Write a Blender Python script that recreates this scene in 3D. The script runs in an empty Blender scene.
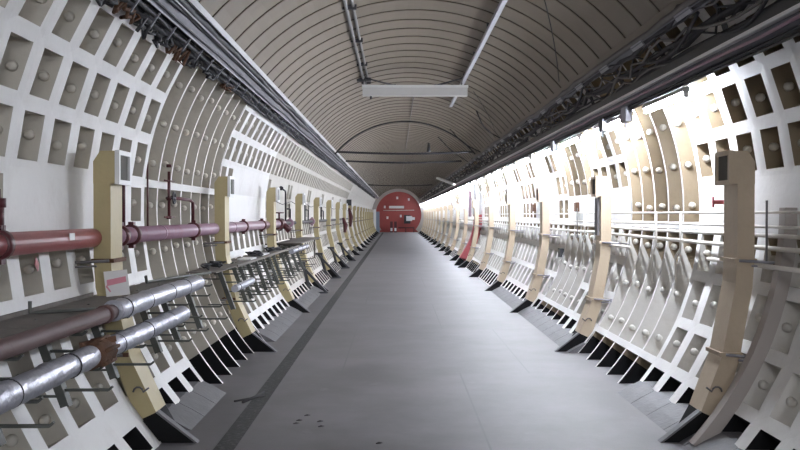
import bpy, math, random
from math import sin, cos, pi, radians, asin, sqrt, degrees
from mathutils import Vector, Matrix
random.seed(7)
scn = bpy.context.scene
COL = scn.collection

# ------------------------------------------------------------------ geometry of the place
CX, CZ, R = 0.233, 1.65, 2.5          # tunnel axis, flange radius
PITCH = 4.44 / 9                      # one iron ring
Y0 = 6.80                             # centre of the first post in view
BAY = 4.44
YN, YF = -6.5, 89.0                   # near and far ends

def circ(s, r, th):                   # th in degrees above the horizontal, s = side
    t = radians(th)
    return (CX + s * r * cos(t), CZ + r * sin(t))

# ------------------------------------------------------------------ materials
def mat(name, col, rough=0.6, metal=0.0, var=0.12, scale=4.0, bump=0.0, bscale=30.0, dark=None, damt=0.0, dscale=2.0, emis=None, estr=0.0, spec=None):
    m = bpy.data.materials.new(name); m.use_nodes = True
    nt = m.node_tree; N = nt.nodes; L = nt.links
    b = N['Principled BSDF']
    b.inputs['Roughness'].default_value = rough
    b.inputs['Metallic'].default_value = metal
    if spec is not None: b.inputs['Specular IOR Level'].default_value = spec
    tc = N.new('ShaderNodeTexCoord')
    no = N.new('ShaderNodeTexNoise'); no.inputs['Scale'].default_value = scale
    no.inputs['Detail'].default_value = 6; no.inputs['Roughness'].default_value = 0.6
    L.new(tc.outputs['Object'], no.inputs['Vector'])
    mx = N.new('ShaderNodeMix'); mx.data_type = 'RGBA'
    c1 = [min(1, c * (1 + var)) for c in col]; c2 = [c * (1 - var) for c in col]
    mx.inputs[6].default_value = (*c2, 1); mx.inputs[7].default_value = (*c1, 1)
    L.new(no.outputs['Fac'], mx.inputs[0])
    out = mx.outputs[2]
    if dark:
        n2 = N.new('ShaderNodeTexNoise'); n2.inputs['Scale'].default_value = dscale
        n2.inputs['Detail'].default_value = 8; n2.inputs['Roughness'].default_value = 0.7
        L.new(tc.outputs['Object'], n2.inputs['Vector'])
        rp = N.new('ShaderNodeMapRange'); rp.inputs[1].default_value = 0.52; rp.inputs[2].default_value = 0.72
        rp.inputs[4].default_value = damt
        L.new(n2.outputs['Fac'], rp.inputs[0])
        m2 = N.new('ShaderNodeMix'); m2.data_type = 'RGBA'
        L.new(rp.outputs[0], m2.inputs[0]); L.new(out, m2.inputs[6]); m2.inputs[7].default_value = (*dark, 1)
        out = m2.outputs[2]
    L.new(out, b.inputs['Base Color'])
    if bump:
        n3 = N.new('ShaderNodeTexNoise'); n3.inputs['Scale'].default_value = bscale; n3.inputs['Detail'].default_value = 4
        L.new(tc.outputs['Object'], n3.inputs['Vector'])
        bp = N.new('ShaderNodeBump'); bp.inputs['Strength'].default_value = bump; bp.inputs['Distance'].default_value = 0.01
        L.new(n3.outputs['Fac'], bp.inputs['Height']); L.new(bp.outputs['Normal'], b.inputs['Normal'])
    if emis:
        b.inputs['Emission Color'].default_value = (*emis, 1); b.inputs['Emission Strength'].default_value = estr
    return m

M = {}
M['flange'] = mat('white_flange_paint', (0.76, 0.75, 0.73), 0.55, var=0.06, scale=2.5, bump=0.25, bscale=18, dark=(0.42, 0.38, 0.33), damt=0.30, dscale=1.3)
M['flange_far'] = mat('far_flange_paint', (0.56, 0.53, 0.48), 0.6, var=0.10, scale=2.5, dark=(0.36, 0.32, 0.27), damt=0.4, dscale=1.0)  # duller flange colour for the far left rings
M['pan'] = mat('stone_pan_paint', (0.50, 0.47, 0.41), 0.65, var=0.10, scale=3, bump=0.3, bscale=14, dark=(0.30, 0.26, 0.21), damt=0.4, dscale=2)
M['pan_white'] = mat('white_pan_paint', (0.62, 0.60, 0.56), 0.6, var=0.08, scale=3, bump=0.3, bscale=14, dark=(0.4, 0.35, 0.28), damt=0.4, dscale=2)
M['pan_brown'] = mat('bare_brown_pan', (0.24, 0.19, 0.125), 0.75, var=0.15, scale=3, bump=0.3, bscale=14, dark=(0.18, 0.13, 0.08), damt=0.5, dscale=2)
M['stud'] = mat('stud_paint', (0.52, 0.49, 0.43), 0.6)
M['black'] = mat('black_paint', (0.008, 0.008, 0.009), 0.75, var=0.3, scale=9, spec=0.15)
M['haunch'] = mat('grey_concrete_haunch', (0.15, 0.147, 0.155), 0.6, var=0.3, scale=6, bump=0.4, dark=(0.16, 0.15, 0.15), damt=0.6, dscale=4)
M['dark'] = mat('dark_steel', (0.045, 0.045, 0.050), 0.5, 0.3, var=0.3)
M['cable'] = mat('black_cable', (0.016, 0.016, 0.020), 0.62, var=0.3)
M['dusty'] = mat('dusty_grey_cable', (0.14, 0.13, 0.13), 0.6, var=0.3, scale=12)
M['galv'] = mat('galvanised_steel', (0.36, 0.36, 0.40), 0.42, 0.5, var=0.2, scale=7)
M['traydark'] = mat('tray_side_steel', (0.13, 0.13, 0.155), 0.45, 0.4, var=0.25, scale=7)
M['traymid'] = mat('tray_bed_steel', (0.15, 0.145, 0.17), 0.45, 0.3, var=0.25, scale=9)
M['rack'] = mat('rack_steel', (0.10, 0.105, 0.095), 0.55, 0.2, var=0.3, scale=8)
M['ochre'] = mat('ochre_post_paint', (0.45, 0.375, 0.20), 0.5, var=0.07, scale=3, bump=0.15, dark=(0.35, 0.28, 0.15), damt=0.35, dscale=5)
M['cream'] = mat('cream_post_paint', (0.52, 0.425, 0.31), 0.5, var=0.07, scale=3, bump=0.15, dark=(0.38, 0.29, 0.19), damt=0.35, dscale=5)
M['white'] = mat('white_paint', (0.80, 0.80, 0.80), 0.5, var=0.05)
M['socket'] = mat('socket_shadow_grey', (0.10, 0.092, 0.08), 0.8)
M['redpipe'] = mat('red_main_paint', (0.27, 0.055, 0.060), 0.38, var=0.15, scale=5, bump=0.1, dark=(0.35, 0.16, 0.18), damt=0.5, dscale=4)
M['mauve'] = mat('mauve_main_paint', (0.33, 0.21, 0.27), 0.38, var=0.12, scale=5, bump=0.1, dark=(0.30, 0.10, 0.12), damt=0.6, dscale=3)
M['darkred'] = mat('dark_red_paint', (0.075, 0.014, 0.018), 0.45, var=0.25)
M['brownred'] = mat('oxide_red_pipe', (0.11, 0.055, 0.052), 0.6, var=0.25, scale=8, bump=0.3)
M['rust'] = mat('rust', (0.12, 0.06, 0.035), 0.85, var=0.5, scale=14, bump=0.8, bscale=40, dark=(0.05, 0.03, 0.02), damt=0.8, dscale=12)
M['foil'] = mat('silver_foil_lagging', (0.50, 0.51, 0.57), 0.38, 0.75, var=0.16, scale=22, bump=0.9, bscale=32, dark=(0.30, 0.30, 0.36), damt=0.35, dscale=9)
M['board'] = mat('grimy_board', (0.15, 0.135, 0.12), 0.8, var=0.3, scale=7, bump=0.4, dark=(0.06, 0.055, 0.05), damt=0.6, dscale=3)
M['paper'] = mat('paper', (0.85, 0.84, 0.84), 0.6, var=0.02)
M['pink'] = mat('pink_print', (0.75, 0.30, 0.38), 0.6, var=0.05)
M['ceil'] = mat('ceiling_sheet_paint', (0.165, 0.132, 0.094), 0.5, var=0.10, scale=0.8, bump=0.15, bscale=6, dark=(0.10, 0.08, 0.055), damt=0.6, dscale=0.7)
M['seam'] = mat('dark_seam', (0.065, 0.055, 0.042), 0.8)
M['edge'] = mat('ceiling_edge_white', (0.62, 0.61, 0.62), 0.5, var=0.12, scale=5)
M['redwall'] = mat('red_wall_paint', (0.34, 0.060, 0.052), 0.5, var=0.15, scale=1.2, dark=(0.28, 0.04, 0.04), damt=0.6, dscale=0.8)
M['redrib'] = mat('red_rib_paint', (0.45, 0.10, 0.11), 0.5, var=0.12, scale=4)
M['greywall'] = mat('grey_portal_concrete', (0.40, 0.36, 0.33), 0.7, var=0.15, scale=1)
M['lamp_body'] = mat('lamp_body_paint', (0.52, 0.52, 0.50), 0.45, var=0.06)
M['diffuser'] = mat('unlit_diffuser', (0.42, 0.41, 0.39), 0.3, var=0.08)
M['tube'] = mat('lit_tube', (0.9, 0.9, 0.95), 0.3, emis=(0.84, 0.89, 1.0), estr=560)
M['tube_fill'] = mat('lit_tube_rear', (0.9, 0.9, 0.95), 0.3, emis=(0.93, 0.95, 1.0), estr=350)  # glow of the fill lamp added behind the camera
M['tube_weak'] = mat('lit_dim_tube', (0.9, 0.9, 0.95), 0.3, emis=(0.84, 0.89, 1.0), estr=280)  # dimmer tube for the far lamps
M['pipewhite'] = mat('white_conduit_paint', (0.66, 0.62, 0.56), 0.4, var=0.15, scale=6)
M['asphalt'] = mat('asphalt_infill', (0.036, 0.036, 0.036), 0.95, var=0.9, scale=28, bump=0.9, bscale=70, dark=(0.15, 0.145, 0.14), damt=0.8, dscale=24)
M['litter'] = mat('dark_floor_mark', (0.035, 0.033, 0.035), 0.8)
M['blue'] = mat('blue_grey_paint', (0.22, 0.27, 0.36), 0.5)

def floor_mat():
    m = bpy.data.materials.new('floor_concrete'); m.use_nodes = True
    nt = m.node_tree; N = nt.nodes; L = nt.links; b = N['Principled BSDF']
    tc = N.new('ShaderNodeTexCoord')
    def noise(sc, det, vec=None):
        n = N.new('ShaderNodeTexNoise'); n.inputs['Scale'].default_value = sc; n.inputs['Detail'].default_value = det
        n.inputs['Roughness'].default_value = 0.65
        L.new(vec or tc.outputs['Object'], n.inputs['Vector']); return n
    def mix(a, bcol, fac):
        x = N.new('ShaderNodeMix'); x.data_type = 'RGBA'
        L.new(fac, x.inputs[0])
        if isinstance(a, tuple): x.inputs[6].default_value = (*a, 1)
        else: L.new(a, x.inputs[6])
        if isinstance(bcol, tuple): x.inputs[7].default_value = (*bcol, 1)
        else: L.new(bcol, x.inputs[7])
        return x.outputs[2]
    n1 = noise(0.9, 8); n2 = noise(14, 6)
    cr = N.new('ShaderNodeMapRange'); cr.inputs[1].default_value = .35; cr.inputs[2].default_value = .65; L.new(n1.outputs['Fac'], cr.inputs[0]); c = mix((0.100, 0.094, 0.099), (0.172, 0.162, 0.172), cr.outputs[0])
    mr = N.new('ShaderNodeMapRange'); mr.inputs[1].default_value = 0.60; mr.inputs[2].default_value = 0.74; mr.inputs[4].default_value = 0.35
    L.new(n2.outputs['Fac'], mr.inputs[0]); c = mix(c, (0.10, 0.095, 0.10), mr.outputs[0])
    # bigger slab joints
    br = N.new('ShaderNodeTexBrick'); br.offset = 0.37
    br.inputs['Scale'].default_value = 1; br.inputs['Brick Width'].default_value = 1.9; br.inputs['Row Height'].default_value = 3.7
    br.inputs['Mortar Size'].default_value = 0.010; br.inputs['Mortar Smooth'].default_value = 0.4
    br.inputs['Color1'].default_value = (0, 0, 0, 1); br.inputs['Color2'].default_value = (0.25, 0.25, 0.25, 1); br.inputs['Mortar'].default_value = (1, 1, 1, 1)
    mp = N.new('ShaderNodeMapping'); mp.inputs['Location'].default_value = (0.55, 1.5, 0)
    L.new(tc.outputs['Object'], mp.inputs['Vector']); L.new(mp.outputs[0], br.inputs['Vector'])
    mf = N.new('ShaderNodeMath'); mf.operation = 'MULTIPLY'; mf.inputs[1].default_value = 0.6
    L.new(br.outputs['Fac'], mf.inputs[0]); c = mix(c, (0.10, 0.10, 0.105), mf.outputs[0])
    n4 = noise(3.5, 10); mr2 = N.new('ShaderNodeMapRange'); mr2.inputs[1].default_value = 0.62; mr2.inputs[2].default_value = 0.70; mr2.inputs[4].default_value = 0.30
    L.new(n4.outputs['Fac'], mr2.inputs[0]); c = mix(c, (0.22, 0.21, 0.22), mr2.outputs[0])
    L.new(c, b.inputs['Base Color'])
    rr = N.new('ShaderNodeMapRange'); rr.inputs[3].default_value = 0.42; rr.inputs[4].default_value = 0.68
    L.new(n1.outputs['Fac'], rr.inputs[0]); L.new(rr.outputs[0], b.inputs['Roughness'])
    bp = N.new('ShaderNodeBump'); bp.inputs['Strength'].default_value = 0.25; bp.inputs['Distance'].default_value = 0.004
    n5 = noise(45, 5); L.new(n5.outputs['Fac'], bp.inputs['Height']); L.new(bp.outputs['Normal'], b.inputs['Normal'])
    return m
M['floor'] = floor_mat()

# ------------------------------------------------------------------ mesh builder
class MB:
    def __init__(s): s.v = []; s.f = []; s.m = []; s.sm = []
    def quad(s, pts, mi=0, smooth=False):
        b = len(s.v); s.v += [tuple(p) for p in pts]; s.f.append(tuple(range(b, b + len(pts)))); s.m.append(mi); s.sm.append(smooth)
    def box(s, a, b, mi=0):
        x0, y0, z0 = a; x1, y1, z1 = b
        P = [(x0,y0,z0),(x1,y0,z0),(x1,y1,z0),(x0,y1,z0),(x0,y0,z1),(x1,y0,z1),(x1,y1,z1),(x0,y1,z1)]
        k = len(s.v); s.v += P
        for q in ((3,2,1,0),(4,5,6,7),(0,1,5,4),(1,2,6,5),(2,3,7,6),(3,0,4,7)):
            s.f.append(tuple(k + i for i in q)); s.m.append(mi); s.sm.append(False)
    def bar(s, p, q, w, h, mi=0, up=(0,0,1)):
        p = Vector(p); q = Vector(q); d = (q - p).normalized(); u = Vector(up)
        if abs(d.dot(u)) > 0.97: u = Vector((1, 0, 0))
        a = d.cross(u).normalized() * w / 2; b = a.cross(d).normalized() * h / 2
        P = [p-a-b, p+a-b, p+a+b, p-a+b, q-a-b, q+a-b, q+a+b, q-a+b]
        k = len(s.v); s.v += [tuple(x) for x in P]
        for t in ((0,1,2,3),(7,6,5,4),(4,5,1,0),(5,6,2,1),(6,7,3,2),(7,4,0,3)):
            s.f.append(tuple(k + i for i in t)); s.m.append(mi); s.sm.append(False)
    def prism(s, poly, y0, y1, mi=0):            # poly in (x, z)
        n = len(poly); k = len(s.v)
        area = sum(poly[i][0]*poly[(i+1)%n][1] - poly[(i+1)%n][0]*poly[i][1] for i in range(n))
        if area < 0: poly = poly[::-1]
        s.v += [(x, y0, z) for x, z in poly] + [(x, y1, z) for x, z in poly]
        s.f.append(tuple(k + i for i in range(n))); s.m.append(mi); s.sm.append(False)
        s.f.append(tuple(k + n + i for i in reversed(range(n)))); s.m.append(mi); s.sm.append(False)
        for i in range(n):
            j = (i + 1) % n
            s.f.append((k + j, k + i, k + n + i, k + n + j)); s.m.append(mi); s.sm.append(False)
    def tube(s, pts, r, n=8, mi=0, cap=True):
        pts = [Vector(p) for p in pts]; k = len(s.v)
        rr = r if isinstance(r, (list, tuple)) else [r] * len(pts)
        d0 = (pts[1] - pts[0]).normalized()
        ref = Vector((0, 0, 1)) if abs(d0.z) < 0.9 else Vector((1, 0, 0))
        for i, p in enumerate(pts):
            a = pts[min(i + 1, len(pts) - 1)] - pts[max(i - 1, 0)]
            d = a.normalized() if a.length > 1e-9 else d0
            u = d.cross(ref)
            if u.length < 1e-3: u = d.cross(Vector((0.3, 1, 0.2)))
            u.normalize(); w = u.cross(d).normalized(); ref = w
            for j in range(n):
                t = 2 * pi * j / n
                s.v.append(tuple(p + (u * cos(t) + w * sin(t)) * rr[i]))
        for i in range(len(pts) - 1):
            for j in range(n):
                j2 = (j + 1) % n
                s.f.append((k+i*n+j, k+(i+1)*n+j, k+(i+1)*n+j2, k+i*n+j2)); s.m.append(mi); s.sm.append(True)
        if cap:
            s.f.append(tuple(k + j for j in range(n))); s.m.append(mi); s.sm.append(False)
            e = k + (len(pts) - 1) * n
            s.f.append(tuple(e + j for j in reversed(range(n)))); s.m.append(mi); s.sm.append(False)
    def build(s, name, mats, parent=None, loc=None, bevel=0):
        me = bpy.data.meshes.new(name); me.from_pydata(s.v, [], s.f)
        mats = mats if isinstance(mats, (list, tuple)) else [mats]
        for x in mats: me.materials.append(M[x])
        me.polygons.foreach_set('material_index', s.m); me.polygons.foreach_set('use_smooth', s.sm)
        me.update()
        o = bpy.data.objects.new(name, me); COL.objects.link(o)
        if parent: o.parent = parent
        if loc: o.location = loc
        if bevel:
            b = o.modifiers.new('bevel', 'BEVEL'); b.width = bevel; b.segments = 2; b.limit_method = 'ANGLE'
        return o

def tag(o, label, cat, group=None, kind=None):
    o['label'] = label; o['category'] = cat
    if group: o['group'] = group
    if kind: o['kind'] = kind
    return o
def struct(o): o['kind'] = 'structure'; return o
def empty(name, loc, label, cat, group=None):
    o = bpy.data.objects.new(name, None); COL.objects.link(o); o.location = loc; o.empty_display_size = 0.1
    return tag(o, label, cat, group)
def dup(root, loc, label=None, group=None):
    def cp(o, par):
        c = o.copy(); COL.objects.link(c)
        if par: c.parent = par
        for ch in o.children: cp(ch, c)
        return c
    r = cp(root, None); r.location = loc
    if label: r['label'] = label
    if group: r['group'] = group
    return r
ORD = ['first','second','third','fourth','fifth','sixth','seventh','eighth','ninth','tenth','eleventh','twelfth','thirteenth','fourteenth','fifteenth','sixteenth','seventeenth','eighteenth','nineteenth','twentieth']

# ------------------------------------------------------------------ tunnel lining
ROWB = [-51, -42, -33, -23.6, -13.5, -3.45, 5.45, 14.35, 23.25, 32.15, 41.05, 49.95, 58.85]       # rib lines, degrees
def ring_style(s, i):
    if s < 0: return 'B' if 4 <= i <= 10 else 'A'
    return 'B' if (4 <= i <= 8 or (i > 12 and i % 27 in (13, 14, 15, 16))) else 'A'
def blank(s, i, j):
    th = (ROWB[j] + ROWB[j + 1]) / 2
    if s < 0:
        if j in (5, ) and -2 <= i <= 1: return True         # white filled panels above the red main
        if j in (5, 6) and 13 <= i <= 19: return True
        if j in (5, 6) and i >= 21 and i % 9 not in (0, 8): return True
        if i > 72: return True
    else:
        if j == 5 and -6 <= i <= 3: return True
        if j in (5,) and 9 <= i <= 16: return True
        if j in (5, 6) and i >= 18 and i % 9 in (1, 2, 3, 4, 5): return True
        if i > 80 and j > 4: return True
    return False
def lining(s, name):
    mb = MB(); D1 = 0.13
    i0 = int((YN - Y0) / PITCH) - 1; i1 = int((YF - Y0) / PITCH) + 1
    def P(y, r, th):
        x, z = circ(s, r, th); return (x, y, z)
    def Q(a, b, c, d, mi):
        mb.quad([a, b, c, d] if s > 0 else [d, c, b, a], mi)
    for i in range(i0, i1 + 1):
        yc = Y0 + i * PITCH; ya, yb = yc - PITCH / 2, yc + PITCH / 2
        st = ring_style(s, i)
        rnd = random.Random(i * 7 + (s > 0)); fm = 6 if (s < 0 and i >= 20) else 0
        for j in range(len(ROWB) - 1):
            t0, t1 = ROWB[j], ROWB[j + 1]
            if t0 > 53: continue
            if blank(s, i, j):
                Q(P(ya, R, t0), P(yb, R, t0), P(yb, R, t1), P(ya, R, t1), fm); continue
            zc = CZ + R * sin(radians((t0 + t1) / 2))
            low = t0 < -40
            if low: pm = 3
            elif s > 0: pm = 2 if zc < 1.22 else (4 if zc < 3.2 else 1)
            else: pm = 1
            if st == 'A':
                fw = 0.088 if i < 30 else 0.075; rw = 1.1; dep = 0.15; tap = 0.010; ta = 0.25
                a0, a1 = t0 + rw, t1 - rw; a1 = t0 + (t1 - t0) * .6 if (low and s < 0 and i <= 0) else a1; subs = [(t0, t1, a0, a1, pm)]
            else:
                fw = 0.022; dep = 0.17; tap = 0.004; ta = 0.0
                rb0 = s > 0 and (j == 5 or t0 in (ROWB[2],)) or (s < 0 and j == 6)
                rb1 = s > 0 and (j == 4 or t1 in (ROWB[2],)) or (s < 0 and j == 5)
                h = (t0 + t1) / 2; q1 = (t0 + h) / 2; q3 = (t1 + h) / 2
                seg = [(t0, q1), (q1, h), (h, q3), (q3, t1)]; subs = []
                for n_, (u, v) in enumerate(seg):
                    m_ = pm
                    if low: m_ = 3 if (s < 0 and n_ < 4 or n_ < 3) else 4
                    subs.append((u, v, u + (0.8 if n_ == 0 and rb0 else 0), v - (0.8 if n_ == 3 and rb1 else 0), m_))
            for (t0_, t1_, a0, a1, pm_) in subs:
                o = [(ya, t0_), (yb, t0_), (yb, t1_), (ya, t1_)]
                n = [(ya + fw, a0), (yb - fw, a0), (yb - fw, a1), (ya + fw, a1)]
                tb0 = ta if st == 'A' else (0.3 if a0 > t0_ else 0); tb1 = ta if st == 'A' else (0.3 if a1 < t1_ else 0)
                pn = [(ya + fw + tap, a0 + tb0), (yb - fw - tap, a0 + tb0), (yb - fw - tap, a1 - tb1), (ya + fw + tap, a1 - tb1)]
                def wedge(k, k2):      # flange faces split on a slant, white below and brown above
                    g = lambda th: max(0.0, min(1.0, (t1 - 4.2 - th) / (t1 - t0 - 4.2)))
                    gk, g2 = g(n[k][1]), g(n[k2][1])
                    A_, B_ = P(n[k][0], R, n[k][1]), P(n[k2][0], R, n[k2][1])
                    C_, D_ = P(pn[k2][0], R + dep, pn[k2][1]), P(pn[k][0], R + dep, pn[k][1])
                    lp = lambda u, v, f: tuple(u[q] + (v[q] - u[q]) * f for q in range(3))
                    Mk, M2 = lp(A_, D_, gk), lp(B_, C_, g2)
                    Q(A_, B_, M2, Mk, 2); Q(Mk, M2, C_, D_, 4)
                for k in range(4):
                    k2 = (k + 1) % 4
                    if (k == 0 and a0 == t0_) or (k == 2 and a1 == t1_): continue
                    Q(P(o[k][0], R, o[k][1]), P(o[k2][0], R, o[k2][1]), P(n[k2][0], R, n[k2][1]), P(n[k][0], R, n[k][1]), fm)
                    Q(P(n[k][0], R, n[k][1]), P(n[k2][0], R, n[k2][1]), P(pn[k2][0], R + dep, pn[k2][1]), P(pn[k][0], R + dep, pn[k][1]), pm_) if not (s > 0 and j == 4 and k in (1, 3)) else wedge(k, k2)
                Q(P(pn[0][0], R + dep, pn[0][1]), P(pn[1][0], R + dep, pn[1][1]), P(pn[2][0], R + dep, pn[2][1]), P(pn[3][0], R + dep, pn[3][1]), pm_)
            # bolt heads on the flange face that looks back along the tunnel
            if yc < 50 and not low:
                tm = (t0 + t1) / 2 + rnd.uniform(-.5, .5); x0, z0 = circ(s, R + .066 + rnd.uniform(-.006, .006), tm); yw = yb - fw - tap * .4
                mb.tube([(x0, yw + .01, z0), (x0, yw - .035, z0), (x0, yw - .05, z0), (x0, yw - .056, z0)], [0.034, 0.030, 0.023, 0.011], 10, 5 if pm != 2 else 2)
    return struct(mb.build(name, ['flange', 'pan', 'pan_white', 'black', 'pan_brown', 'stud', 'flange_far']))
lining(-1, 'wall_left'); lining(1, 'wall_right')

# floor
mb = MB(); mb.box((CX - 2.2, YN, -0.15), (CX + 2.2, YF, 0)); struct(mb.build('floor', 'floor'))
mb = MB(); n = 160
mb.box((-1.245, YN, -0.05), (-1.105, YF - 3, 0.004)); struct(mb.build('trim_1', 'asphalt'))

# sloped concrete haunches at the foot of the wide-flange rings
def haunch(name, s, ya, yb):
    mb = MB(); poly = [(CX + s * x, z) for x, z in ((1.74, -0.01), (1.86, 0.06), (1.98, 0.12), (2.12, 0.12), (2.12, -0.01))]
    k = max(1, int((yb - ya) / PITCH))
    for q in range(k):
        a = ya + (yb - ya) * q / k; b = ya + (yb - ya) * (q + 1) / k
        mb.prism(poly, a + 0.004, b - 0.004, 0)
    struct(mb.build(name, 'haunch'))
hy = lambda i: Y0 + (i - .5) * PITCH
haunch('trim_2', 1, hy(-8), hy(4)); haunch('trim_3', 1, hy(9), hy(27))
haunch('trim_4', -1, hy(1), hy(4)); haunch('trim_5', -1, hy(11), hy(28))

# ceiling: lapped curved sheets
TL, TR = 41.7, 39.0                       # edge angles left and right
def ceil():
    mb = MB(); p = 0.56; y = YN; ns = 28
    angs = [TR + (180 - TL - TR) * k / ns for k in range(ns + 1)]
    def P(y, r, a): return (CX + r * cos(radians(a)), y, CZ + r * sin(radians(a)))
    while y < YF:
        r0, r1 = 2.405, 2.417
        rows = [(y, r0 + .004, 0), (y + .02, r0, 0), (y + p - .006, r1, 0), (y + p - .006, r1 + 0.008, 1), (y + p, r1 + 0.008, 1), (y + p, r0 + .004, 1)]
        for (ya, ra, _), (yb, rb, m) in zip(rows, rows[1:]):
            for a, b in zip(angs, angs[1:]):
                mb.quad([P(ya, ra, a), P(ya, ra, b), P(yb, rb, b), P(yb, rb, a)], m, True)
        y += p
    return struct(mb.build('ceiling', ['ceil', 'seam']))
ceil()
# outer crown of the lining above the ceiling sheets
mb = MB()
for k in range(12):
    a = 48 + 84 * k / 12; b = 48 + 84 * (k + 1) / 12
    f = lambda y, t: (CX + 2.62 * cos(radians(t)), y, CZ + 2.62 * sin(radians(t)))
    mb.quad([f(YN, a), f(YN, b), f(YF, b), f(YF, a)], 0)
struct(mb.build('trim_6', 'pan'))
# ceiling edge strips
def edge(name, s, th, m, w=.045):
    x, z = circ(s, 2.41, th); mb = MB()
    t = radians(th); ux, uz = s * cos(t), sin(t); vx, vz = -s * sin(t), cos(t)
    h = 0.028
    poly = [(x + ux*a*h + vx*b*w, z + uz*a*h + vz*b*w) for a, b in ((-1,-1),(1,-1),(1,1),(-1,1))]
    mb.prism(poly, YN, YF, 0); return struct(mb.build(name, m))
edge('trim_7', -1, TL, 'edge', .022); edge('trim_8', 1, TR, 'ceil')

# far end wall
def disc(name, r0, r1, y, m, thick=0.3):
    mb = MB(); n = 48; fl = [radians(a) for a in [ -41.3 + (262.6) * k / n for k in range(n + 1)]]
    if r0 == 0:
        pts = [(CX + r1 * cos(a), CZ + r1 * sin(a)) for a in fl]; mb.prism(pts, y, y + thick, 0)
    else:
        for a, b in zip(fl, fl[1:]):
            mb.prism([(CX + r0*cos(a), CZ + r0*sin(a)), (CX + r1*cos(a), CZ + r1*sin(a)), (CX + r1*cos(b), CZ + r1*sin(b)), (CX + r0*cos(b), CZ + r0*sin(b))], y, y + thick, 0)
    return struct(mb.build(name, m))
disc('wall_end', 0, 2.5, 89.0, 'redwall'); disc('trim_9', 2.13, 2.62, 88.2, 'greywall', 0.8)

# ------------------------------------------------------------------ posts
INN = [(2.165, 2.05), (2.165, 1.30), (2.155, 1.12), (2.06, 0.60), (1.915, 0.215)]
OUT = [(2.285, 1.98), (2.285, 1.30), (2.272, 1.09), (2.18, 0.57), (2.045, 0.155)]
def make_post(s, cam_mat, label, group):
    t = empty('box_post', (0, 0, 0), label, 'post', group)
    W = 0.14
    lean = lambda x, z: x + (0.066 if s < 0 else 0) * min(1, max(0, (z - .2) / .7))
    X = lambda x, z=1.5: CX + s * lean(x, z)
    mb = MB()
    inn = [(2.165, 1.82)] + INN[1:]; out = [(2.285, 1.82)] + OUT[1:]
    for (a, b, c, d) in zip(inn, inn[1:], out[1:], out):
        mb.prism([(X(*a), a[1]), (X(*b), b[1]), (X(*c), c[1]), (X(*d), d[1])], -W, W, 0)
    mb.prism([(X(x), z) for x, z in ((2.13, 1.82), (2.13, 2.05), (2.235, 2.05), (2.285, 1.975), (2.285, 1.82))], -W - .005, W + .005, 0)
    sh = mb.build('shaft', cam_mat, t)
    mb = MB()
    mb.prism([(X(x, z), z) for x, z in ((1.915, 0.215), (1.64, 0.0), (1.92, 0.0), (2.045, 0.155))], -W, -W + .06, 0)
    mb.prism([(X(x, z), z) for x, z in ((1.915, 0.214), (1.80, 0.0), (1.92, 0.0), (2.04, 0.155))], -W + .06, W, 0)
    mb.build('foot', 'black', t)
    mb = MB(); mb.prism([(X(x, z), z) for x, z in ((1.905, 0.222), (1.625, 0.0), (1.645, 0.0), (1.92, 0.215))], -W - .006, -W + .066, 0); mb.build('toe_plate', 'haunch', t)
    # beam socket: framed open end facing the tunnel
    mb = MB(); xf = [2.10, 2.132]
    y0, y1, z0, z1 = -W - .012, W + .012, 1.815, 2.055; e = 0.032
    for a, b in (((y0, z0), (y1, z0 + e)), ((y0, z1 - e), (y1, z1)), ((y0, z0 + e), (y0 + e, z1 - e)), ((y1 - e, z0 + e), (y1, z1 - e))):
        xs = sorted((X(xf[0]), X(xf[1]))); mb.box((xs[0], a[0], a[1]), (xs[1], b[0], b[1]))
    fr = mb.build('beam_socket', 'white' if s < 0 else 'cream', t)
    mb = MB(); xs = sorted((X(2.118), X(2.134))); mb.box((xs[0], y0 + e, z0 + e), (xs[1], y1 - e, z1 - e)); mb.build('socket_plate', 'socket', fr)
    for zc, xi, xo in ((1.28, 2.16, 2.29), (0.62, 2.06, 2.19)):
        mb = MB(); xs = sorted((X(xi - .012), X(xo + .008)))
        for ys in (-W - .008, W + .008): mb.box((xs[0], ys - .008, zc - .014), (xs[1], ys + .008, zc + .014))
        xa = sorted((X(xi - .02), X(xi - .004))); mb.box((xa[0], -W - .016, zc - .014), (xa[1], W + .016, zc + .014))
        mb.build('clamp_strap', 'rust' if s < 0 else 'cream', t)
    # tie rod back to the lining
    for zc, xi, r in ((1.28, 2.27, 2.62), (0.62, 2.18, 2.6)):
        th = degrees(asin((zc - CZ) / R)); xw = r * cos(radians(th)) - .01
        mb = MB(); yy = -W - .02
        mb.tube([(X(xi - .1), yy, zc), (X(xw), yy - .05, zc - .02)], 0.011, 6)
        mb.tube([(X(xi - .02), yy - .02, zc - .035), (X(xw), yy - .07, zc - .05)], 0.008, 6)
        mb.tube([(X(xw - .1), yy - .055, zc - .02), (X(xw - .06), yy - .055, zc - .02)], 0.028, 6)
        mb.build('tie_rod', 'dusty' if s < 0 else 'galv', t)
    # hook near the foot
    mb = MB(); xa = 1.93
    pts = [(X(1.945, .4), -W - .012, 0.36 + .03)] + [(X(2.02 + .035 * cos(a), .4), -W - .014, 0.36 + .035 * sin(a)) for a in [pi * k / 5 for k in range(6)]][::-1]
    mb.tube(pts, 0.007, 5); mb.build('hook', 'dusty', t)
    return t
N_POST = 18
left_lab = {0: 'ochre steel box post nearest the camera on the left, in front of the red pipe',
            1: 'second ochre box post on the left, standing amid the rack of bracket arms',
            2: 'third ochre box post on the left, just before the dark red valve'}
right_lab = {0: 'large cream box post nearest the camera at the right, with an open square socket',
             1: 'second cream box post from the right edge, beside wide white tunnel pans'}
EXIST = {}
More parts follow.
